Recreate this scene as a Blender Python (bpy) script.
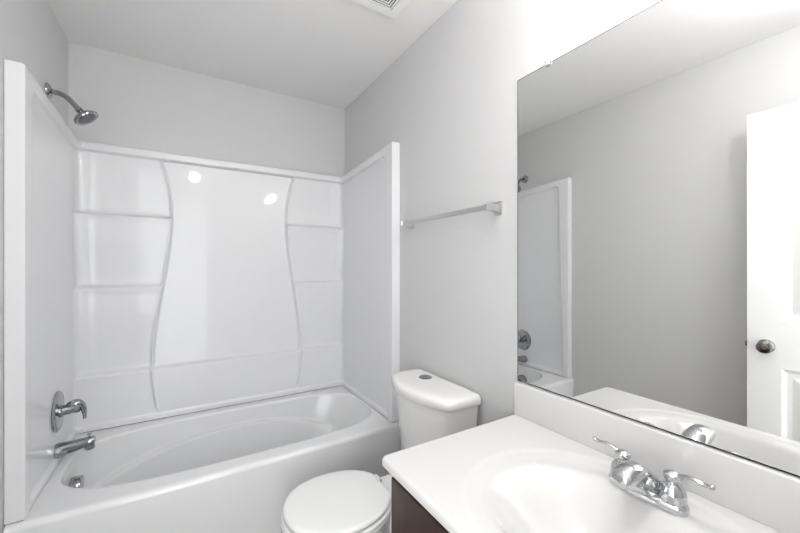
import bpy, bmesh, math
from mathutils import Vector, Matrix
PI = math.pi
for o in list(bpy.data.objects):
    bpy.data.objects.remove(o, do_unlink=True)
SC = bpy.context.scene
COL = SC.collection

# ------------------------------------------------------------ camera, world, exposure
CAM_H = 1.28
cd = bpy.data.cameras.new('camera')
cd.sensor_fit = 'HORIZONTAL'; cd.sensor_width = 36.0
cd.lens = 36.0 * 357.0 / 800.0
cd.clip_start = 0.01
cam = bpy.data.objects.new('camera', cd); COL.objects.link(cam)
cam.location = (0, 0, CAM_H)
cam.rotation_euler = (PI/2, 0, -math.atan(218/357.0))
SC.camera = cam

w = bpy.data.worlds.new('world'); SC.world = w; w.use_nodes = True
w.node_tree.nodes['Background'].inputs[0].default_value = (.97, .985, 1.0, 1)
w.node_tree.nodes['Background'].inputs[1].default_value = 1.45
SC.view_settings.view_transform = 'Standard'
SC.view_settings.look = 'None'
SC.view_settings.gamma = 1
SC.view_settings.use_curve_mapping = False
SC.view_settings.exposure = 1.55
BULB = 29.0      # vanity globes
DOME = 27.0      # hanging ceiling globe

# ------------------------------------------------------------ room dimensions
XL, XR, YB, YN, ZC = -0.50, 1.024, 2.46, -0.06, 2.44

# ------------------------------------------------------------ materials
def mat(name, col, rough=.5, metal=0.0, coat=0.0, spec=.5, bump=None, emit=None, ior=None):
    m = bpy.data.materials.new(name); m.use_nodes = True
    nt = m.node_tree; b = nt.nodes['Principled BSDF']
    b.inputs['Base Color'].default_value = (*col, 1)
    b.inputs['Roughness'].default_value = rough
    b.inputs['Metallic'].default_value = metal
    b.inputs['Coat Weight'].default_value = coat
    b.inputs['Coat Roughness'].default_value = .04
    b.inputs['Specular IOR Level'].default_value = spec
    if emit:
        b.inputs['Emission Color'].default_value = (*emit[0], 1)
        b.inputs['Emission Strength'].default_value = emit[1]
    if bump:
        sc, st, dist = bump
        tc = nt.nodes.new('ShaderNodeTexCoord'); nz = nt.nodes.new('ShaderNodeTexNoise')
        nz.inputs['Scale'].default_value = sc; nz.inputs['Detail'].default_value = 4
        bp = nt.nodes.new('ShaderNodeBump'); bp.inputs['Strength'].default_value = st
        bp.inputs['Distance'].default_value = dist
        nt.links.new(tc.outputs['Object'], nz.inputs['Vector'])
        nt.links.new(nz.outputs['Fac'], bp.inputs['Height'])
        nt.links.new(bp.outputs['Normal'], b.inputs['Normal'])
    return m

def wood_mat(name, c1, c2, rough, axis_scale):
    m = mat(name, c1, rough, coat=.2)
    nt = m.node_tree; b = nt.nodes['Principled BSDF']
    tc = nt.nodes.new('ShaderNodeTexCoord'); mp = nt.nodes.new('ShaderNodeMapping')
    mp.inputs['Scale'].default_value = axis_scale
    nz = nt.nodes.new('ShaderNodeTexNoise'); nz.inputs['Scale'].default_value = 6; nz.inputs['Detail'].default_value = 8
    rp = nt.nodes.new('ShaderNodeValToRGB')
    rp.color_ramp.elements[0].color = (*c1, 1); rp.color_ramp.elements[1].color = (*c2, 1)
    rp.color_ramp.elements[0].position = .3; rp.color_ramp.elements[1].position = .7
    nt.links.new(tc.outputs['Object'], mp.inputs['Vector']); nt.links.new(mp.outputs['Vector'], nz.inputs['Vector'])
    nt.links.new(nz.outputs['Fac'], rp.inputs['Fac']); nt.links.new(rp.outputs['Color'], b.inputs['Base Color'])
    return m

M = dict(
    wall=mat('grey wall paint', (.65, .647, .645), .62, bump=(170, .35, .002)),
    ceil=mat('ceiling paint', (.885, .878, .872), .8, bump=(120, .3, .002)),
    trim=mat('white trim paint', (.86, .86, .85), .35),
    door=mat('white door paint', (.88, .88, .87), .32, bump=(60, .05, .001)),
    glassfibre=mat('white glossy fibreglass', (.80, .804, .815), .38, coat=.55, bump=(6, .16, .005)),
    tub=mat('white acrylic tub', (.80, .805, .81), .2, coat=.5),
    porcelain=mat('white porcelain', (.84, .835, .825), .1, coat=.6),
    seatp=mat('white toilet seat plastic', (.86, .86, .845), .22),
    marble=mat('white cultured marble', (.72, .711, .70), .16, coat=.5),
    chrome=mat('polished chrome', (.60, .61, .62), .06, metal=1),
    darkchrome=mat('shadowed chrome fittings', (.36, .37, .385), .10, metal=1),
    nickel=mat('satin nickel', (.24, .225, .21), .22, metal=1),
    satin=mat('brushed towel bar metal', (.62, .62, .61), .28, metal=1),
    mirror=mat('mirror silver', (.84, .845, .84), 0.0, metal=1),
    medge=mat('dark mirror edge', (.008, .008, .008), .9, spec=0.0),
    clear=mat('clear plastic clip', (.62, .62, .62), .15),
    black=mat('dark void', (.015, .015, .015), .8),
    gap=mat('dark caulk line', (.22, .21, .20), .8),
    rubber=mat('grey nozzle rubber', (.16, .165, .17), .5),
    globe=mat('lit frosted glass globe', (1, 1, 1), .4, emit=((1, .985, .97), BULB)),
    dome=mat('lit frosted ceiling globe', (1, 1, 1), .4, emit=((.99, .99, 1), DOME)),
    grille=mat('white grille plastic', (.90, .90, .89), .4),
)
M['mirror'].node_tree.nodes['Principled BSDF'].inputs['Specular Tint'].default_value = (1, 1, 1, 1)
M['espresso'] = wood_mat('dark espresso wood', (.032, .019, .015), (.062, .038, .030), .38, (4, 4, .6))
M['floor'] = wood_mat('grey brown vinyl floor', (.13, .105, .09), (.20, .165, .14), .45, (1, 6, 1))

# ------------------------------------------------------------ helpers
def link(name, bm, m, parent=None, smooth=True, angle=40):
    me = bpy.data.meshes.new(name)
    bmesh.ops.recalc_face_normals(bm, faces=bm.faces)
    bm.to_mesh(me); bm.free()
    mats = m if isinstance(m, (list, tuple)) else [m]
    for x in mats: me.materials.append(x)
    if smooth:
        for p in me.polygons: p.use_smooth = True
        me.set_sharp_from_angle(angle=math.radians(angle))
    o = bpy.data.objects.new(name, me); COL.objects.link(o)
    if parent is not None: o.parent = parent
    return o

def tag(o, label, cat, group=None):
    o['label'] = label; o['category'] = cat
    if group: o['group'] = group
    return o

def thing(name, label, cat, loc=(0, 0, 0), rz=0, group=None):
    o = bpy.data.objects.new(name, None); COL.objects.link(o)
    o.location = loc; o.rotation_euler = (0, 0, rz); o.empty_display_size = .1
    return tag(o, label, cat, group)

def struct(name, bm, m, **k):
    o = link(name, bm, m, smooth=False, **k); o['kind'] = 'structure'; return o

def box(bm, a, b, bev=0.0, seg=2):
    vs = []
    r = bmesh.ops.create_cube(bm, size=1)
    c = [(a[i]+b[i])/2 for i in range(3)]; s = [abs(b[i]-a[i]) for i in range(3)]
    for v in r['verts']: v.co = Vector((c[0]+v.co.x*s[0], c[1]+v.co.y*s[1], c[2]+v.co.z*s[2]))
    if bev > 0:
        es = list({e for v in r['verts'] for e in v.link_edges})
        bmesh.ops.bevel(bm, geom=es, offset=bev, segments=seg, profile=.5, affect='EDGES')
    return bm

def nb(): return bmesh.new()

def loft(bm, rings, cap0=True, cap1=True, closed=True):
    R = [[bm.verts.new(p) for p in r] for r in rings]
    n = len(R[0])
    for i in range(len(R)-1):
        for j in range(n if closed else n-1):
            k = (j+1) % n
            bm.faces.new((R[i][j], R[i][k], R[i+1][k], R[i+1][j]))
    if cap0: bm.faces.new(R[0][::-1])
    if cap1: bm.faces.new(R[-1])
    return R

def frame(d):
    d = Vector(d).normalized()
    up = Vector((0, 0, 1)) if abs(d.z) < .95 else Vector((0, 1, 0))
    a = up.cross(d).normalized(); b = d.cross(a).normalized()
    return a, b, d

def tube(bm, path, radii, n=24, flat=1.0):
    path = [Vector(p) for p in path]
    if not isinstance(radii, (list, tuple)): radii = [radii]*len(path)
    rings = []
    for i, p in enumerate(path):
        t = (path[min(i+1, len(path)-1)] - path[max(i-1, 0)])
        a, b, _ = frame(t)
        rings.append([p + a*(radii[i]*math.cos(2*PI*j/n)) + b*(radii[i]*flat*math.sin(2*PI*j/n)) for j in range(n)])
    loft(bm, rings)
    return bm

def spline(pts, n=8):
    pts = [Vector(p) for p in pts]; out = []
    P = [pts[0]*2-pts[1]] + pts + [pts[-1]*2-pts[-2]]
    for i in range(1, len(P)-2):
        for k in range(n):
            t = k/n
            a, b, c, d = P[i-1], P[i], P[i+1], P[i+2]
            out.append(.5*((2*b)+(c-a)*t+(2*a-5*b+4*c-d)*t*t+(3*b-a-3*c+d)*t**3))
    out.append(pts[-1]); return out

def lathe(bm, origin, axis, prof, n=40, squash=(1, 1)):
    a, b, d = frame(axis); o = Vector(origin)
    rings = []
    for r, h in prof:
        r = max(r, .0002)
        rings.append([o + d*h + a*(r*squash[0]*math.cos(2*PI*j/n)) + b*(r*squash[1]*math.sin(2*PI*j/n)) for j in range(n)])
    loft(bm, rings); return bm

def sup(cx, cy, z, a, b, n, N=64, a2=None):
    """superellipse ring; a2 = half length on the -x side"""
    out = []
    for j in range(N):
        t = 2*PI*j/N; c, s = math.cos(t), math.sin(t)
        aa = a if (c >= 0 or a2 is None) else a2
        out.append(Vector((cx+aa*math.copysign(abs(c)**(2/n), c), cy+b*math.copysign(abs(s)**(2/n), s), z)))
    return out

def ss(a, b, x):
    if a == b: return 1.0 if x >= a else 0.0
    t = max(0, min(1, (x-a)/(b-a))); return t*t*(3-2*t)

def interp(tab, z):
    """smooth interpolation of (z, value) rows sorted by z"""
    if z <= tab[0][0]: return tab[0][1]
    if z >= tab[-1][0]: return tab[-1][1]
    for i in range(len(tab)-1):
        if tab[i][0] <= z <= tab[i+1][0]:
            z0, v0 = tab[i]; z1, v1 = tab[i+1]
            m0 = (v1-tab[i-1][1])/(z1-tab[i-1][0]) if i > 0 else (v1-v0)/(z1-z0)
            m1 = (tab[i+2][1]-v0)/(tab[i+2][0]-z0) if i+2 < len(tab) else (v1-v0)/(z1-z0)
            h = z1-z0; t = (z-z0)/h
            return (2*t**3-3*t*t+1)*v0+(t**3-2*t*t+t)*h*m0+(-2*t**3+3*t*t)*v1+(t**3-t*t)*h*m1

# ------------------------------------------------------------ room shell
T = .1
struct('floor', box(nb(), (XL-T, YN-.9, -.1), (XR+T, YB+T, 0)), M['floor'])
struct('ceiling', box(nb(), (XL-T, YN-T, ZC), (XR+T, YB+T, ZC+.1)), M['ceil'])
struct('wall_left', box(nb(), (XL-T, YN-T, 0), (XL, YB+T, ZC)), M['wall'])
struct('wall_right', box(nb(), (XR, YN-T, 0), (XR+T, YB+T, ZC)), M['wall'])
struct('wall_back', box(nb(), (XL, YB, 0), (XR, YB+T, ZC)), M['wall'])
DX0, DX1, DZ = -.45, .28, 2.04      # doorway
bm = nb(); box(bm, (XL, YN-T, 0), (DX0, YN, ZC)); box(bm, (DX1, YN-T, 0), (XR, YN, ZC)); box(bm, (DX0, YN-T, DZ), (DX1, YN, ZC))
struct('wall_near', bm, M['wall'])
bm = nb(); box(bm, (DX0, YN-T-.005, 0), (DX0+.014, YN, DZ)); box(bm, (DX1-.014, YN-T-.005, 0), (DX1, YN, DZ)); box(bm, (DX0+.014, YN-T-.005, DZ-.014), (DX1-.014, YN, DZ))
box(bm, (DX1, YN, 0), (DX1+.057, YN+.012, DZ+.057), .003)
box(bm, (DX0-.057, YN, 0), (DX0, YN+.012, DZ+.057), .003); box(bm, (DX0, YN, DZ), (DX1, YN+.012, DZ+.057), .003)
struct('trim_1', bm, M['trim'])
struct('baseboard_right', box(nb(), (XR-.012, .88, 0), (XR, 1.638, .083), .003), M['trim'])
struct('baseboard_left', box(nb(), (XL, YN+.014, 0), (XL+.012, 1.638, .083), .003), M['trim'])

# ------------------------------------------------------------ tub surround (U-shaped moulded panels)
S_Y0 = 1.677                      # front of the side panels
RC = .045                        # inside corner radius
D0 = .003
ZB, = (.432,)
RL = [(.43, -.112), (.487, -.116), (.573, -.130), (.65, -.139), (.73, -.142), (.84, -.138), (.95, -.128), (1.137, -.100),
      (1.294, -.077), (1.40, -.063), (1.515, -.053), (1.61, -.052), (1.707, -.058), (1.80, -.078), (1.875, -.100), (1.95, -.12)]
MIDX = .272
def ztop(y): return 1.955 - .035*max(0, min(1, (y-S_Y0)/(YB-S_Y0-.06)))
def step_profile(z, levels, lo, hi, zb, zt):
    """leaning panels: just below each shelf the wall stands proud (hi), above the shelf it is set back (lo)"""
    lv = [zb]+levels+[zt]
    for i in range(len(lv)-1):
        if z < lv[i+1] or i == len(lv)-2:
            t = (z-lv[i])/(lv[i+1]-lv[i]); break
    d = lo + (hi-lo)*ss(0, 1.0, t)*.85
    if i == 0: d = hi - .002
    if i == len(lv)-2: d = lo + (hi-lo)*.25*ss(.3, 1, t)
    for L in levels:                      # rounded shelf nose
        k = (z-L)/.014
        if -1 < k < 1:
            top = lo; bot = hi
            d = bot + (top-bot)*ss(-.6, 1, k)
    return d
def d_back(x, z):
    off = MIDX - interp(RL, z)
    e = abs(x-MIDX)-off                  # <0 centre panel, >0 shelf column
    dc = .012 + .040*(1-ss(.704, .722, z))
    L = 1.555 if True else 0
    dsd = step_profile(z, [.712, 1.170, 1.555], .010, .050, ZB, 1.90)
    # shelf pockets round out towards the corner
    edge = min(x-XL, XR-x)
    dsd += .010*(1-ss(.055, .12, edge))*(ss(.73, .80, z))
    d = dc + (dsd-dc)*ss(-.010, .010, e)
    d += .013*math.exp(-(e/.0062)**2)*ss(.47, .52, z)*(1-ss(1.87, 1.90, z))
    zt = ztop(YB-.05)
    d = max(d, .05*ss(zt-.042, zt-.034, z)) if z > zt-.045 else d
    d = max(d, .058*(1-ss(.458, .472, z)))
    return d
def d_side(y, z):
    zt = ztop(y)
    w = .055 + .03*ss(.5, 1.9, z)
    f = 1-ss(S_Y0+w-.012, S_Y0+w+.004, y)
    # rounded inner top corner of the recess
    rt = ss(zt-.052, zt-.040, z)
    cx, cz = (S_Y0+w+.04)-y, z-(zt-.052-.03)
    if cx > 0 and cz > 0: f = max(f, ss(.036, .050, math.hypot(cx, cz)))
    fr = max(f, rt)
    d = .030 + .018*fr
    d = max(d, .044*(1-ss(.452, .468, z)))
    return d
def lines(a, b, base, extra):
    n = max(2, int(round((b-a)/base))); L = [a+(b-a)*i/n for i in range(n+1)]
    for c, hw, k in extra:
        L += [c-hw+2*hw*i/k for i in range(k+1)]
    L = sorted(v for v in L if a-1e-6 <= v <= b+1e-6); out = [L[0]]
    for v in L[1:]:
        if v-out[-1] > .0009: out.append(v)
    out[-1] = b
    return out
def path_point(s, z):
    """s<-1 left side, -1..0 left corner, 0..1 back, 1..2 right corner, >2 right side; returns world point"""
    kind, t = s
    if kind == 'L': d = d_side(t, z); return Vector((XL+D0+d, t, z))
    if kind == 'R': d = d_side(t, z); return Vector((XR-D0-d, t, z))
    if kind == 'B': d = d_back(t, z); return Vector((t, YB-D0-d, z))
    if kind in ('CL', 'CR'):
        sx = -1 if kind == 'CL' else 1
        xe = XL+.09 if kind == 'CL' else XR-.09
        ye = YB-.09
        ds, db = d_side(ye, z), d_back(xe, z)
        p0 = Vector((XL+D0+ds if sx < 0 else XR-D0-ds, ye, z)); p2 = Vector((xe, YB-D0-db, z))
        p1 = Vector((p0.x, p2.y, z))
        # tight fillet: quadratic between points close to the corner
        q0 = p1 + (p0-p1)*.60; q2 = p1 + (p2-p1)*.60
        if t < .25: return p0 + (q0-p0)*(t/.25)
        if t > .75: return q2 + (p2-q2)*((t-.75)/.25)
        u = (t-.25)/.5
        return q0*(1-u)**2 + p1*2*u*(1-u) + q2*u*u
def sheet(name, cols, parent, backx=None, backy=None):
    zs = lines(ZB, 1.0, .02, [(.462, .016, 10), (.712, .016, 12), (1.170, .016, 12), (1.555, .016, 12), (1.90-.03, .03, 14), (1.53, .01, 3)]) if False else \
         lines(ZB, 1.0, 1.0, [])
    base = lines(0.0, 1.0, .0125, [(.020, .014, 9), (.188, .008, 9), (.495, .008, 9), (.7535, .008, 9), (.968, .028, 26)])
    bm = nb(); G = []
    for s in cols:
        yy = s[1] if s[0] in 'LR' else YB-.06
        zt = ztop(yy) if s[0] in 'LR' else ztop(YB-.06)
        colv = []
        for b in base:
            z = ZB + (zt-ZB)*b
            colv.append(path_point(s, z))
        # bullnose over the top back to the wall
        p = colv[-1].copy(); q = p.copy()
        if s[0] == 'L': q.x = XL+.002
        elif s[0] == 'R': q.x = XR-.002
        elif s[0] == 'B': q.y = YB-.002
        else:
            q = Vector((XL+.002 if s[0] == 'CL' else XR-.002, YB-.002, p.z))
            if s[1] < .3: q.y = p.y + (YB-.002-p.y)*(s[1]/.3)*1.0
            elif s[1] > .7: q.x = q.x + (p.x-q.x)*((s[1]-.7)/.3)
        top = [p+(q-p)*.06+Vector((0, 0, .003)), p+(q-p)*.2+Vector((0, 0, .005)), q+Vector((0, 0, .005))]
        p0 = colv[0]; q0 = Vector((q.x, q.y, p0.z))
        full = [q0] + colv + top
        G.append([bm.verts.new(v) for v in full])
    for i in range(len(G)-1):
        for j in range(len(G[0])-1):
            try: bm.faces.new((G[i][j], G[i+1][j], G[i+1][j+1], G[i][j+1]))
            except ValueError: pass
        # back face
        bm.faces.new((G[i][0], G[i][-1], G[i+1][-1], G[i+1][0]))
    bm.faces.new(G[0]); bm.faces.new(G[-1][::-1])
    return link(name, bm, M['glassfibre'], parent, angle=75)
sur = thing('tub_surround', 'white glossy moulded tub surround with shelves around the bathtub', 'tub surround', (.262, 2.07, .432))
def unparent_offset(o, root):
    o.matrix_parent_inverse = Matrix.Translation(root.location).inverted() if root.rotation_euler.z == 0 else (Matrix.Translation(root.location) @ Matrix.Rotation(root.rotation_euler.z, 4, 'Z')).inverted()
ysL = lines(S_Y0, YB-.09, .03, [(S_Y0+.07, .04, 26), (S_Y0+.006, .006, 3)])
xsB = lines(XL+.09, XR-.09, .012, [(-.09, .09, 100), (.634, .09, 100)])
cn = [i/16 for i in range(17)]
bp = sheet('back_panel', [('CL', t) for t in cn[:-1]] + [('B', x) for x in xsB] + [('CR', t) for t in cn[::-1][1:]], sur)
lp = sheet('side_panel', [('L', y) for y in ysL], sur)
rp = sheet('side_panel', [('R', y) for y in ysL], sur)
for o in (bp, lp, rp): unparent_offset(o, sur)

# ------------------------------------------------------------ bathtub
TX0, TX1, TY0, TY1, TZ = XL+.004, XR-.004, 1.640, YB-.004, .428
bt = thing('bathtub', 'white alcove bathtub with straight apron below the moulded surround', 'bathtub', (.262, 2.05, 0))
bm = nb(); N = 240
def rect_pt(t, x0, x1, y0, y1, cx, cy):
    c, s = math.cos(t), math.sin(t)
    k = min(((x1-cx)/c if c > 0 else (x0-cx)/c) if abs(c) > 1e-9 else 1e9, ((y1-cy)/s if s > 0 else (y0-cy)/s) if abs(s) > 1e-9 else 1e9)
    return cx+c*k, cy+s*k
def sup_pt(t, cx, cy, a, b, n, a2):
    c, s = math.cos(t), math.sin(t); aa = a if c >= 0 else a2
    r = (abs(c/aa)**n + abs(s/b)**n)**(-1/n)
    return cx+c*r, cy+s*r
CX, CY = .28, 2.04
ANG = sorted([2*PI*j/N for j in range(N)] + [math.atan2(yy-CY, xx-CX) % (2*PI) for xx in (TX0, TX1) for yy in (TY0, TY1)])
rings = []
def bow(x): return .016*(1-((x-.262)/.762)**2)     # apron bows out slightly
def rect_ring(z, ins, dy=0):
    r = []
    for t in ANG:
        x, y = rect_pt(t, TX0, TX1, TY0, TY1, CX, CY)
        y = max(y, TY0 + ins + .018 - bow(x) + dy)
        r.append(Vector((x, y, z)))
    return r
rings.append(rect_ring(0, .010))
rings.append(rect_ring(.06, .010))
rings.append(rect_ring(.32, .006))
for k in range(0, 7):
    a = k/6*PI/2
    rings.append(rect_ring(TZ-.022+.022*math.sin(a), .0+.022*(1-math.cos(a))))
outer = rings[-1]
BA, BA2, BB, BN = .700, .705, .306, 3.4
prof = []
def basin_ring(z, a, a2, b, n, arm=False):
    r = []
    for t in ANG:
        x, y = sup_pt(t, CX, CY, a, b, n, a2)
        if arm and math.sin(t) > 0:
            zarc = .345 - .115*((x-.26)/.62)**2
            wv = 1-ss(.50, .64, abs(x-.22))
            # the armrest step: the wall below the arc stands proud
            y -= .042*wv*(1-ss(zarc-.005, zarc+.006, z))*ss(.05, .35, math.sin(t))
        r.append(Vector((x, y, z)))
    return r
inner = basin_ring(TZ, BA, BA2, BB, BN)
for f in (.3, .6, .9): rings.append([outer[i].lerp(inner[i], f) for i in range(len(ANG))])
for k in range(1, 7):                     # rounded lip
    a = k/6*PI/2
    e = .012*(math.sin(a)); rings.append(basin_ring(TZ-.014*(1-math.cos(a)), BA-e*.9, BA2-e*.6, BB-e, BN))
zz = TZ-.014; nstep = 110
for k in range(1, nstep+1):
    t = k/nstep; z = zz-(zz-.10)*t
    rings.append(basin_ring(z, BA-.011-.17*t, BA2-.007-.02*t-.03*t*t, BB-.012-.055*t, BN-.2*t, True))
for k in range(1, 9):                     # floor fillet
    a = k/8*PI/2
    e = .05*(1-math.cos(a)); d_ = .05*math.sin(a)
    rings.append(basin_ring(.10-.035*math.sin(a), BA-.181-d_, BA2-.057-d_, BB-.067-d_-.03*k/8*0, BN-.2, True))
last = rings[-1]
for f in (.4, .8): rings.append([v.lerp(Vector((CX, CY, v.z)), f) for v in last])
loft(bm, rings)
tb = link('tub_shell', bm, M['tub'], bt, angle=60); unparent_offset(tb, bt)
# dark seam left open between the tub deck and the surround
bm = nb()
box(bm, (XL+.03, S_Y0+.004, TZ), (XL+.0455, YB-.02, TZ+.004)); box(bm, (XR-.0455, S_Y0+.004, TZ), (XR-.03, YB-.02, TZ+.004)); box(bm, (XL+.03, YB-.056, TZ), (XR-.03, YB-.03, TZ+.004))
cg = link('caulk_seam', bm, M['gap'], bt, smooth=False); unparent_offset(cg, bt)
# overflow plate and drain
OX, OY, OZ = -.410, 2.065, .320
bm = nb(); lathe(bm, (OX-.004, OY, OZ), (1, 0, -.06), [(.040, 0), (.040, .004), (.043, .008), (.044, .034), (.041, .039), (.032, .041), (0, .041)])
of = link('overflow_plate', bm, M['darkchrome'], bt); of['label'] = 'chrome round overflow cap'; unparent_offset(of, bt)
bm = nb(); lathe(bm, (-.20, 2.04, .066), (0, 0, 1), [(.04, 0), (.04, .003), (.034, .005), (0, .005)])
dr = link('drain', bm, M['chrome'], bt); unparent_offset(dr, bt)

# ------------------------------------------------------------ tub valve, spout, shower head (on the left side panel)
PX = XL+D0+.030                       # recessed panel face
VY = 2.115
va = thing('shower_valve', 'chrome round tub valve with curved lever above the tub spout', 'shower valve', (PX, VY, .645))
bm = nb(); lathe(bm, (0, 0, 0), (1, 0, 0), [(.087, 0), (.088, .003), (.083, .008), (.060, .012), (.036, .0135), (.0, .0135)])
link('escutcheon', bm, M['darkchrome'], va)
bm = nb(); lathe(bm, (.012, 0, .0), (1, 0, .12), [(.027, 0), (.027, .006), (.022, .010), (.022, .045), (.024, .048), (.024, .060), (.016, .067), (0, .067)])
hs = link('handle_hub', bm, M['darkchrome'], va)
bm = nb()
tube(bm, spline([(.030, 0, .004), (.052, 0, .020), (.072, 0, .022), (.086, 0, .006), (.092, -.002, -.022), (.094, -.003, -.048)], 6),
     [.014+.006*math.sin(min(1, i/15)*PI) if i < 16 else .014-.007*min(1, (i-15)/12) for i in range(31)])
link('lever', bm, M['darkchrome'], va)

sp = thing('tub_spout', 'chrome tub spout with diverter knob on the left side panel', 'tub spout', (PX, VY-.02, .480))
bm = nb(); rings = []
for x, zc, rw, rh in [(0, 0, .030, .031), (.010, 0, .031, .032), (.028, .003, .029, .029), (.05, .007, .026, .025), (.08, .012, .024, .023), (.108, .016, .023, .021), (.125, .018, .022, .020), (.132, .018, .018, .016)]:
    rings.append([Vector((x, rw*math.cos(a), zc+rh*math.sin(a))) for a in [2*PI*j/32 for j in range(32)]])
loft(bm, rings)
lathe(bm, (.112, 0, .012), (.06, 0, -1), [(.018, 0), (.019, .026), (.017, .030), (.0, .030)])
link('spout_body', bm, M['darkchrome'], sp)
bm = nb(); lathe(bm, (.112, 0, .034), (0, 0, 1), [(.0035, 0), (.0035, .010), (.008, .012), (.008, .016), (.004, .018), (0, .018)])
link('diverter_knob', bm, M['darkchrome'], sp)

sh = thing('wall_shower', 'chrome shower head on a bent arm above the left surround panel', 'shower', (XL, 2.12, 2.043))
bm = nb(); lathe(bm, (0, 0, 0), (1, 0, 0), [(.033, 0), (.033, .003), (.028, .010), (.016, .016), (.012, .018), (0, .018)])
link('wall_flange', bm, M['darkchrome'], sh)
arm = spline([(.008, 0, 0), (.035, 0, -.001), (.062, -.002, -.012), (.084, -.004, -.034), (.104, -.006, -.058)], 6)
bm = nb(); tube(bm, arm, .011); link('shower_arm', bm, M['darkchrome'], sh)
hd = Vector((.62, -.05, -.78)).normalized()
bm = nb(); lathe(bm, Vector((.102, -.006, -.056)), hd, [(.010, 0), (.014, .002), (.015, .010), (.012, .013), (.013, .017), (.020, .024), (.036, .032), (.047, .041), (.050, .049), (.048, .054), (.044, .053), (0, .053)])
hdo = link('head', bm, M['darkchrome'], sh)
bm = nb(); c0 = Vector((.102, -.006, -.056)) + hd*.0535
lathe(bm, c0, hd, [(.037, 0), (.033, .002), (0, .002)], 32)
a_, b_, d_ = frame(hd)
for rr, nn in ((.012, 6), (.024, 14)):
    for k in range(nn):
        t = 2*PI*k/nn
        lathe(bm, c0 + a_*rr*math.cos(t) + b_*rr*math.sin(t), hd, [(.0022, 0), (.0018, .004), (0, .004)], 8)
link('nozzle_face', bm, M['rubber'], hdo)

# ------------------------------------------------------------ toilet
TY = 1.245
to = thing('toilet', 'white two-piece toilet with closed lid beside the bathtub', 'toilet', (.62, TY, 0))
def put(name, bm, m, parent=to, root=to, **k):
    o = link(name, bm, m, parent, **k)
    if parent is root: unparent_offset(o, root)
    return o
# bowl and pedestal
bm = nb(); rings = []
SX, SA, SA2, SB = .484, .205, .190, .180
sec = [(0, .60, .20, .21, .105, 3), (.02, .60, .20, .215, .108, 3), (.05, .60, .185, .19, .095, 2.6), (.12, .60, .17, .17, .088, 2.4), (.20, .56, .19, .18, .105, 2.3),
       (.27, .52, .20, .20, .140, 2.2), (.33, .49, .205, .20, .166, 2.15), (0.358, SX, .21, .192, .176, 2.1), (0.380, SX, .21, .192, .179, 2.1), (0.386, SX, .205, .186, .174, 2.1), (0.386, SX, .14, .13, .12, 2)]
for z, cx, a, a2, b, n in sec: rings.append(sup(cx, TY, z, a, b, n, 72, a2))
loft(bm, rings)
put('bowl', bm, M['porcelain'])
bm = nb(); box(bm, (.60, TY-.115, .20), (.985, TY+.115, .385), .03, 4)
put('tank_deck', bm, M['porcelain'])
# seat
def seat_ring(z, a, a2, b, flat=.675):
    r = sup(SX, TY, z, a, b, 2.15, 96, a2)
    return [Vector((min(v.x, flat), v.y, v.z)) for v in r]
bm = nb(); rings = [seat_ring(.388, .205, .184, .174), seat_ring(.392, .212, .190, .180), seat_ring(.399, .212, .190, .180), seat_ring(.403, .208, .186, .176), seat_ring(.405, .12, .12, .11)]
loft(bm, rings); put('seat', bm, M['seatp'])
bm = nb(); rings = []
for z, e in [(.4195, .006), (.421, .003), (.426, 0), (.431, .0005), (.4355, .003), (.4385, .008), (.4400, .015), (.4410, .03), (.4415, .06), (.4418, .12)]:
    rings.append(seat_ring(z-.012, .208-e, .186-e, .176-e, .676-e*.7))
loft(bm, rings); put('lid', bm, M['seatp'])
bm = nb(); box(bm, (.45, TY-.1, .4025), (.60, TY+.1, .4080)); put('lid_bumper', bm, M['gap'])
for s in (-1, 1):
    bm = nb(); box(bm, (.664, TY+s*.07-.020, .385), (.700, TY+s*.07+.020, .410), .006, 3)
    h = put('hinge', bm, M['seatp'])
    bm = nb(); lathe(bm, (.700, TY+s*.07-.0, .385), (0, 0, 1), [(.012, 0), (.012, .006), (.009, .010), (0, .010)], 20)
    put('hinge_bolt', bm, M['darkchrome'], h, to)
# tank: D-shaped section
def dring(z, hw, xb, xe, xf, r=.03, nf=2.6):
    """back at xb, ends reach forward to xe, front bows to xf"""
    out = []
    K = 40
    for k in range(K+1):
        t = -1+2*k/K
        y = hw*math.sin(t*PI/2)
        u = abs(y/hw)
        x = xf + (xe-xf)*u**2.0
        x = x + r*(1-math.sqrt(max(0, 1-max(0, (u-(1-r/hw))/(r/hw))**2)))
        out.append(Vector((x, TY+.008+y, z)))
    q = .014
    for a in range(5):
        t = a/4*PI/2; out.append(Vector((xb-q+q*math.sin(t), TY+.008+hw-q*(1-math.cos(t)), z)))
    for a in range(5):
        t = a/4*PI/2; out.append(Vector((xb-q+q*math.cos(t), TY+.008-hw+q*(1-math.sin(t)), z)))
    return out
bm = nb(); rings = []
for z, e in [(.386, .020), (.396, .006), (.50, .012), (.60, .006), (.70, .0), (.735, .0)]:
    k = (.735-z)/.34
    rings.append(dring(z, .214-.034*k-(e if z < .41 else 0), 1.004, .866+.02*k, .800+.03*k+(e if z < .41 else 0)))
loft(bm, rings); put('tank', bm, M['porcelain'])
bm = nb(); rings = []
for z, e in [(.733, .010), (.735, .003), (.740, 0), (.760, 0), (.768, .002), (.774, .007), (.778, .016), (.780, .030), (.7805, .06)]:
    rings.append(dring(z, .222-e, 1.012-min(e, .02), .852+e*.8, .782+e))
loft(bm, rings); tl = put('tank_lid', bm, M['porcelain'])
bm = nb(); lathe(bm, (.935, 1.312, .7795), (0, 0, 1), [(.030, 0), (.030, .003), (.027, .005), (.025, .004), (0, .004)])
fb = put('flush_button', bm, M['darkchrome'], tl, to); fb['label'] = 'round chrome flush button'

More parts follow.
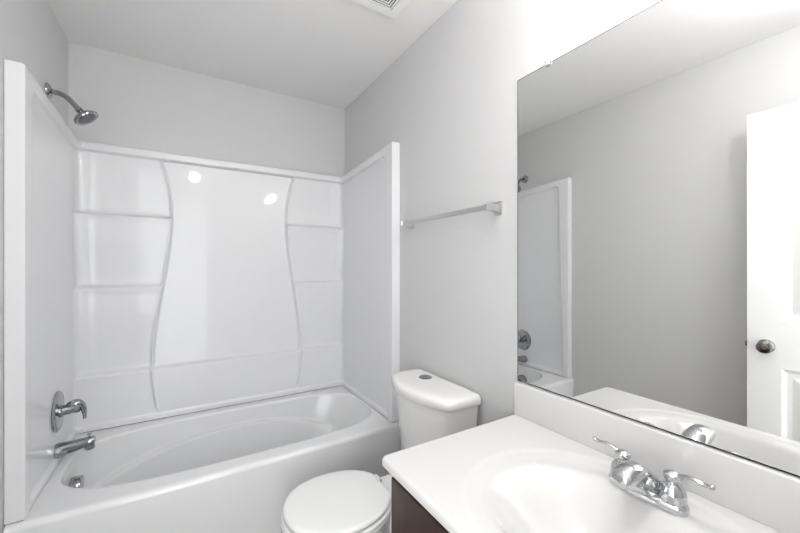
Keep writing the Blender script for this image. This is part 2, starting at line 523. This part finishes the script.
# ------------------------------------------------------------ towel bar
tw = thing('towel_bar', 'silver metal towel bar on the right wall above the toilet', 'towel bar', (XR, 1.26, 1.500))
def post(y):
    bm = nb(); box(bm, (-.008, y-.020, -.026), (0, y+.020, .026), .003, 2)
    pl = link('wall_plate', bm, M['satin'], tw)
    bm = nb(); rings = []
    for x, hy, z0, z1 in [(-.007, .015, -.018, .018), (-.02, .011, -.012, .013), (-.045, .009, -.010, .012), (-.066, .009, -.012, .012), (-.070, .007, -.010, .010)]:
        rings.append([Vector((x, y-hy, z0)), Vector((x, y+hy, z0)), Vector((x, y+hy, z1)), Vector((x, y-hy, z1))])
    loft(bm, rings); link('post', bm, M['satin'], tw, angle=20)
post(-.300); post(.300)
bm = nb(); box(bm, (-.062, -.297, -.009), (-.054, .297, .009), .001, 1); link('bar', bm, M['satin'], tw)

# ------------------------------------------------------------ vanity
CT, CB = .760, .738
vc = thing('vanity_cabinet', 'dark espresso wood vanity cabinet under the white sink top', 'cabinet', (.75, .40, 0))
def vput(name, bm, m, parent=vc, **k):
    o = link(name, bm, m, parent, **k)
    if parent is vc: unparent_offset(o, vc)
    return o
CY0, CY1 = -.045, .845
bm = nb()
box(bm, (.513, CY1-.016, 0), (1.01, CY1, CB-.001)); box(bm, (.513, CY0, 0), (1.01, CY0+.016, CB-.001))
box(bm, (.56, CY0+.016, .09), (1.01, CY1-.016, .106)); box(bm, (1.0, CY0+.016, .106), (1.01, CY1-.016, CB-.001))
vput('carcass', bm, M['espresso'], smooth=False)
bm = nb()
box(bm, (.497, CY0, .09), (.513, CY0+.04, CB-.001)); box(bm, (.497, CY1-.04, .09), (.513, CY1, CB-.001))
box(bm, (.497, CY0+.04, CB-.05), (.513, CY1-.04, CB-.001)); box(bm, (.497, CY0+.04, .09), (.513, CY1-.04, .13)); box(bm, (.497, CY0+.04, .535), (.513, CY1-.04, .565))
vput('face_frame', bm, M['espresso'], smooth=False)
bm = nb(); box(bm, (.56, CY0+.016, 0), (.575, CY1-.016, .09)); vput('toe_kick', bm, M['espresso'], smooth=False)
def panel_front(y0, y1, z0, z1, inset):
    bm = nb(); x0 = .484
    def rr(x, e): return [Vector((x, y0+e, z0+e)), Vector((x, y1-e, z0+e)), Vector((x, y1-e, z1-e)), Vector((x, y0+e, z1-e))]
    R = [rr(.4965, 0), rr(x0+.002, 0), rr(x0, .002)]
    R += [rr(x0, inset), rr(x0+.003, inset+.004), rr(x0+.006, inset+.006)] if inset else [rr(x0, .01)]
    loft(bm, R); return bm
vput('false_drawer_front', panel_front(CY0+.012, CY1-.006, .556, .708, 0), M['espresso'], smooth=False)
ym = (CY0+CY1)/2
for a, b, hy in ((CY0+.012, ym-.002, ym-.03), (ym+.002, CY1-.006, ym+.03)):
    d = vput('door', panel_front(a, b, .105, .548, .055), M['espresso'], smooth=False)

VTOP = thing('sink_countertop', 'white marble vanity top with integrated oval sink below the mirror', 'countertop', (.74, .41, CB))
X0, X1, Y0, Y1 = .465, 1.020, YN+.004, .867
SKX, SKY = .712, .41
def top_z(x, y):
    z = CT
    ro = ((abs(x-.735)/.245)**2.1 + (abs(y-SKY)/.292)**2.1)**(1/2.1)
    z -= .0035*(1-ss(.965, 1.015, ro)) + .004*(1-ss(.80, .98, ro))
    r = ((abs(x-SKX)/.168)**2.25 + (abs(y-SKY)/.222)**2.25)**(1/2.25)
    if r < 1.12:
        q = max(0, min(1, 1.04-r))
        z -= .006*(1-ss(.98, 1.12, r))
        if r < 1.04:
            z -= .125*(1-(min(1, r/1.04))**2.4)**1.35
    e = min(x-X0, Y1-y)                    # rounded front and side edges
    R = .009
    if e < R: z -= R-math.sqrt(max(0, R*R-(R-e)**2))
    return z
xs = lines(X0, X1, .006, [(X0+.006, .006, 6)]); ys = lines(Y0, Y1, .006, [(Y1-.006, .006, 6)])
bm = nb()
def corner(x, y):                          # rounded front corner in plan
    r = .018
    cx, cy = X0+r, Y1-r
    if x < cx and y > cy:
        dx, dy = cx-x, y-cy; m = max(dx, dy); h = math.hypot(dx, dy)
        if h > 0: k = m/h; return cx-dx*k, cy+dy*k
    return x, y
TG, BG = [], []
for x in xs:
    TG.append([bm.verts.new((*corner(x, y), top_z(x, y))) for y in ys])
    BG.append([bm.verts.new((*corner(x, y), min(CB, top_z(x, y)-.012))) for y in ys])
nx, ny = len(xs), len(ys)
for i in range(nx-1):
    for j in range(ny-1):
        bm.faces.new((TG[i][j], TG[i+1][j], TG[i+1][j+1], TG[i][j+1]))
        bm.faces.new((BG[i][j], BG[i][j+1], BG[i+1][j+1], BG[i+1][j]))
for j in range(ny-1):
    bm.faces.new((TG[0][j], TG[0][j+1], BG[0][j+1], BG[0][j])); bm.faces.new((TG[-1][j+1], TG[-1][j], BG[-1][j], BG[-1][j+1]))
for i in range(nx-1):
    bm.faces.new((TG[i+1][0], TG[i][0], BG[i][0], BG[i+1][0])); bm.faces.new((TG[i][-1], TG[i+1][-1], BG[i+1][-1], BG[i][-1]))
o = link('counter_with_sink', bm, M['marble'], VTOP, angle=60); unparent_offset(o, VTOP)
bm = nb(); box(bm, (XR-.024, Y0, CT-.001), (XR-.001, Y1, .872), .0035, 3)
o = link('backsplash', bm, M['marble'], VTOP); unparent_offset(o, VTOP)
bm = nb(); lathe(bm, (SKX, SKY, top_z(SKX, SKY)+.0005), (0, 0, 1), [(.030, 0), (.030, .002), (.024, .003), (.022, .001), (.018, .006), (0, .007)])
o = link('drain', bm, M['chrome'], VTOP); unparent_offset(o, VTOP)

# faucet
FX, FY = .913, .4065
fa = thing('faucet', 'chrome two-handle sink faucet on the white vanity top', 'faucet', (FX, FY, .7535))
bm = nb(); rings = []
for z, e in [(0, .001), (.004, 0), (.012, .001), (.018, .004), (.021, .010), (.022, .018)]:
    rr = []
    for j in range(96):
        t = 2*PI*j/96; c, s = math.cos(t), math.sin(t)
        rr.append(Vector(((.028-e)*math.copysign(abs(c)**(2/2.6), c), (.082-e)*math.copysign(abs(s)**(2/3.0), s), z)))
    rings.append(rr)
loft(bm, rings); link('base_plate', bm, M['chrome'], fa)
# spout: wedge that rises from the plate and arches forward (-x)
bm = nb(); rings = []
spec = [(.024, .014, .036, .030, .010), (.014, .016, .046, .0315, .010), (-.002, .012, .060, .0315, .012), (-.020, .010, .076, .031, .014), (-.042, .018, .089, .029, .014),
        (-.066, .032, .095, .0265, .013), (-.090, .045, .094, .0245, .011), (-.108, .053, .088, .0235, .008), (-.118, .056, .081, .0215, .006), (-.122, .059, .076, .018, .004)]
for x, z0, z1, hw, r in spec:
    rr = []
    for j in range(40):
        t = 2*PI*j/40; c, s = math.cos(t), math.sin(t)
        n = 3.2 if s < 0 else 2.3
        rr.append(Vector((x, hw*math.copysign(abs(c)**(2/n), c), (z0+z1)/2+(z1-z0)/2*math.copysign(abs(s)**(2/n), s))))
    rings.append(rr)
loft(bm, rings); link('spout', bm, M['chrome'], fa)
for s in (-1, 1):
    bm = nb()
    lathe(bm, (0, s*.0515, .020), (0, 0, 1), [(.0255, 0), (.0262, .004), (.0255, .014), (.0225, .026), (.017, .034), (.0125, .037), (.012, .040), (.0155, .043), (.0175, .049), (.016, .056), (.011, .059), (.007, .061), (0, .062)])
    h = link('handle_hub', bm, M['chrome'], fa)
    bm = nb()
    pts = spline([(0, s*.055, .071), (.0, s*.072, .078), (0, s*.090, .082), (0, s*.106, .079), (0, s*.118, .080), (0, s*.124, .083)], 5)
    n_ = len(pts); rad = []
    for i in range(n_):
        t = i/(n_-1); rad.append((.0085-.002*math.sin(t*PI)) if t < .8 else (.0070+.0018*math.sin((t-.8)/.2*PI)-.002*ss(.93, 1, t)))
    tube(bm, pts, rad, 20, .6)
    link('lever', bm, M['chrome'], h)
bm = nb(); lathe(bm, (.034, 0, .016), (0, 0, 1), [(.004, 0), (.003, .003), (.0025, .020), (.006, .024), (.006, .029), (0, .031)], 16)

bm.free()

# ------------------------------------------------------------ mirror
MZ0, MZ1, MY0, MY1 = .874, 1.943, YN+.006, .868
mr = thing('wall_mirror', 'large frameless wall mirror above the white backsplash', 'mirror', (XR, (MY0+MY1)/2, MZ0))
bm = nb()
def rr(x, e): return [Vector((x, MY0+e, MZ0+e)), Vector((x, MY1-e, MZ0+e)), Vector((x, MY1-e, MZ1-e)), Vector((x, MY0+e, MZ1-e))]
def rf(e): return [Vector((XR-.003-.0075*(MY1-p.y)/(MY1-MY0), p.y, p.z)) for p in rr(0, e)]
loft(bm, [rr(XR-.001, 0), rf(0), rf(.0024)], True, True)
bm.faces.ensure_lookup_table()
for f in bm.faces:
    f.material_index = 1
    c = f.calc_center_median()
    if c.x < XR-.002 and abs(c.y-(MY0+MY1)/2) < .01 and abs(c.z-(MZ0+MZ1)/2) < .01: f.material_index = 0
o = link('mirror_glass', bm, [M['mirror'], M['medge']], mr, smooth=False); unparent_offset(o, mr)
for y in (.743, .10):
    bm = nb(); box(bm, (XR-.012, y-.010, MZ1-.008), (XR-.0065, y+.010, MZ1+.016), .002, 2); lathe(bm, (XR-.012, y, MZ1+.007), (-1, 0, 0), [(.005, 0), (.004, .002), (0, .0025)], 16)
    o = link('mirror_clip', bm, M['clear'], mr); o['label'] = 'clear plastic mirror clip'; unparent_offset(o, mr)

# ------------------------------------------------------------ exhaust fan grille
EX0, EX1, EY0, EY1 = .545, .843, 1.132, 1.430
ef = thing('exhaust_fan', 'white square exhaust fan grille in the ceiling', 'ceiling vent', ((EX0+EX1)/2, (EY0+EY1)/2, ZC))
def sqring(bm, h0, h1, z0, z1):
    R = []
    for h, z in ((h0, 0), (h0, z0), (h0-.004 if h0-h1 > .01 else h0-.001, z1), (h1, z1), (h1, 0)):
        R.append([Vector((-h, -h, z)), Vector((h, -h, z)), Vector((h, h, z)), Vector((-h, h, z))])
    loft(bm, R, False, False)
bm = nb(); sqring(bm, .149, .107, -.008, -.012); link('outer_frame', bm, M['grille'], ef, smooth=False)
bm = nb(); box(bm, (-.108, -.108, -.002), (.108, .108, -.0005)); link('backing', bm, M['black'], ef, smooth=False)
def louvre(bm, h0, h1):
    R = []
    for h, z in ((h0, -.0095), (h0, -.011), (h1, -.011), (h1, -.0095), (h0, -.0095)):
        R.append([Vector((-h, -h, z)), Vector((h, -h, z)), Vector((h, h, z)), Vector((-h, h, z))])
    loft(bm, R, False, False); bmesh.ops.remove_doubles(bm, verts=bm.verts, dist=1e-6)
h = .1035
while h > .018:
    bm = nb(); louvre(bm, h, h-.007); link('louvre_ring', bm, M['grille'], ef, smooth=False); h -= .0125
bm = nb(); box(bm, (-.010, -.010, -.0095), (.010, .010, -.002)); link('centre_cap', bm, M['grille'], ef, smooth=False)
# thin ribs that hold the louvres
bm = nb(); box(bm, (-.107, -.002, -.0095), (.107, .002, -.006)); box(bm, (-.002, -.107, -.0095), (.002, .107, -.006)); link('rib', bm, M['grille'], ef, smooth=False)

# ------------------------------------------------------------ door, open against the left wall (seen in the mirror)
DW, DH, DT = .71, 2.018, .035
HX, HY = -.440, YN-.008
ang = math.atan2(.641-HY, -.355-HX)
dr_ = bpy.data.objects.new('door_1', None); COL.objects.link(dr_); dr_['kind'] = 'structure'
dr_.location = (HX, HY, .012); dr_.rotation_euler = (0, 0, ang)
# local: +x along the door from the hinge, local -y faces the room (+X world)
bm = nb()
px0, px1 = .118, DW-.118
pans = [(.23, .785), (1.01, 1.835)]
gx = [0, px0, px1, DW]; gz = [0, pans[0][0], pans[0][1], pans[1][0], pans[1][1], DH]
for side, yf in ((-1, 0.0), (1, DT)):
    for i in range(3):
        for j in range(5):
            if i == 1 and j in (1, 3): continue
            vs = [bm.verts.new(p) for p in ((gx[i], yf, gz[j]), (gx[i+1], yf, gz[j]), (gx[i+1], yf, gz[j+1]), (gx[i], yf, gz[j+1]))]
            bm.faces.new(vs)
    s = 1 if side < 0 else -1
    for z0, z1 in pans:
        R = []
        for e, d in [(0, 0), (.004, .006), (.012, .009), (.016, .012), (.034, .012), (.040, .010), (.062, .003), (.066, .002)]:
            R.append([Vector((px0+e, yf+s*d, z0+e)), Vector((px1-e, yf+s*d, z0+e)), Vector((px1-e, yf+s*d, z1-e)), Vector((px0+e, yf+s*d, z1-e))])
        loft(bm, R, False, True)
for a, b in (((0, 0), (DW, 0)), ((DW, 0), (DW, DH)), ((DW, DH), (0, DH)), ((0, DH), (0, 0))):
    bm.faces.new([bm.verts.new(p) for p in ((a[0], 0, a[1]), (b[0], 0, b[1]), (b[0], DT, b[1]), (a[0], DT, a[1]))])
bmesh.ops.remove_doubles(bm, verts=bm.verts, dist=1e-5)
dl = link('door_leaf', bm, M['door'], dr_, smooth=False)
for side in (-1, 1):
    bm = nb(); y = 0 if side < 0 else DT
    lathe(bm, (DW-.066, y, .885), (0, side, 0), [(.032, 0), (.031, .004), (.024, .010), (.013, .014), (.011, .028), (.018, .034), (.027, .042), (.029, .052), (.026, .061), (.016, .066), (.008, .066), (.008, .067), (0, .067)])
    link('door_knob', bm, M['nickel'], dl)
bm = nb(); box(bm, (DW, DT/2-.007, .873), (DW+.009, DT/2+.007, .897), .002); link('latch_bolt', bm, M['nickel'], dl)
for z in (.2, 1.0, 1.8):
    bm = nb(); lathe(bm, (-.006, -.004, z), (0, 0, 1), [(.006, 0), (.006, .09), (0, .09)], 12); link('hinge', bm, M['nickel'], dl)

# ------------------------------------------------------------ lamps
vl = thing('vanity_light', 'three-globe vanity light bar on the wall above the mirror', 'wall lamp', (XR, .35, 2.10))
bm = nb(); box(bm, (-.012, -.16, -.035), (0, .16, .035), .004, 3); link('back_plate', bm, M['chrome'], vl)
for y in (-.12, 0, .12):
    bm = nb(); lathe(bm, (-.012, y, 0), (-1, 0, 0), [(.028, 0), (.028, .004), (.014, .010), (.014, .050), (0, .050)], 24); link('socket', bm, M['chrome'], vl)
    bm = nb(); lathe(bm, (-.062, y, 0), (-1, 0, 0), [(.018, 0)] + [(.036*math.sin(a), .042-.036*math.cos(a)) for a in [(.4+(PI-.4)*i/14) for i in range(15)]], 28)
    link('globe', bm, M['globe'], vl)
cl = thing('ceiling_light', 'round frosted globe hanging just below the ceiling near the doorway', 'ceiling lamp', (.12, .26, ZC))
bm = nb(); lathe(bm, (0, 0, 0), (0, 0, -1), [(.065, 0), (.064, .012), (.020, .022), (.012, .026), (.012, .085), (.026, .090), (.026, .110), (0, .110)], 40); link('canopy', bm, M['nickel'], cl)
bm = nb(); lathe(bm, (0, 0, -.100), (0, 0, -1), [(.025, 0)] + [(.052*math.sin(a), .055-.052*math.cos(a)) for a in [(.42+(PI-.42)*i/18) for i in range(19)]], 40); link('glass_globe', bm, M['dome'], cl)
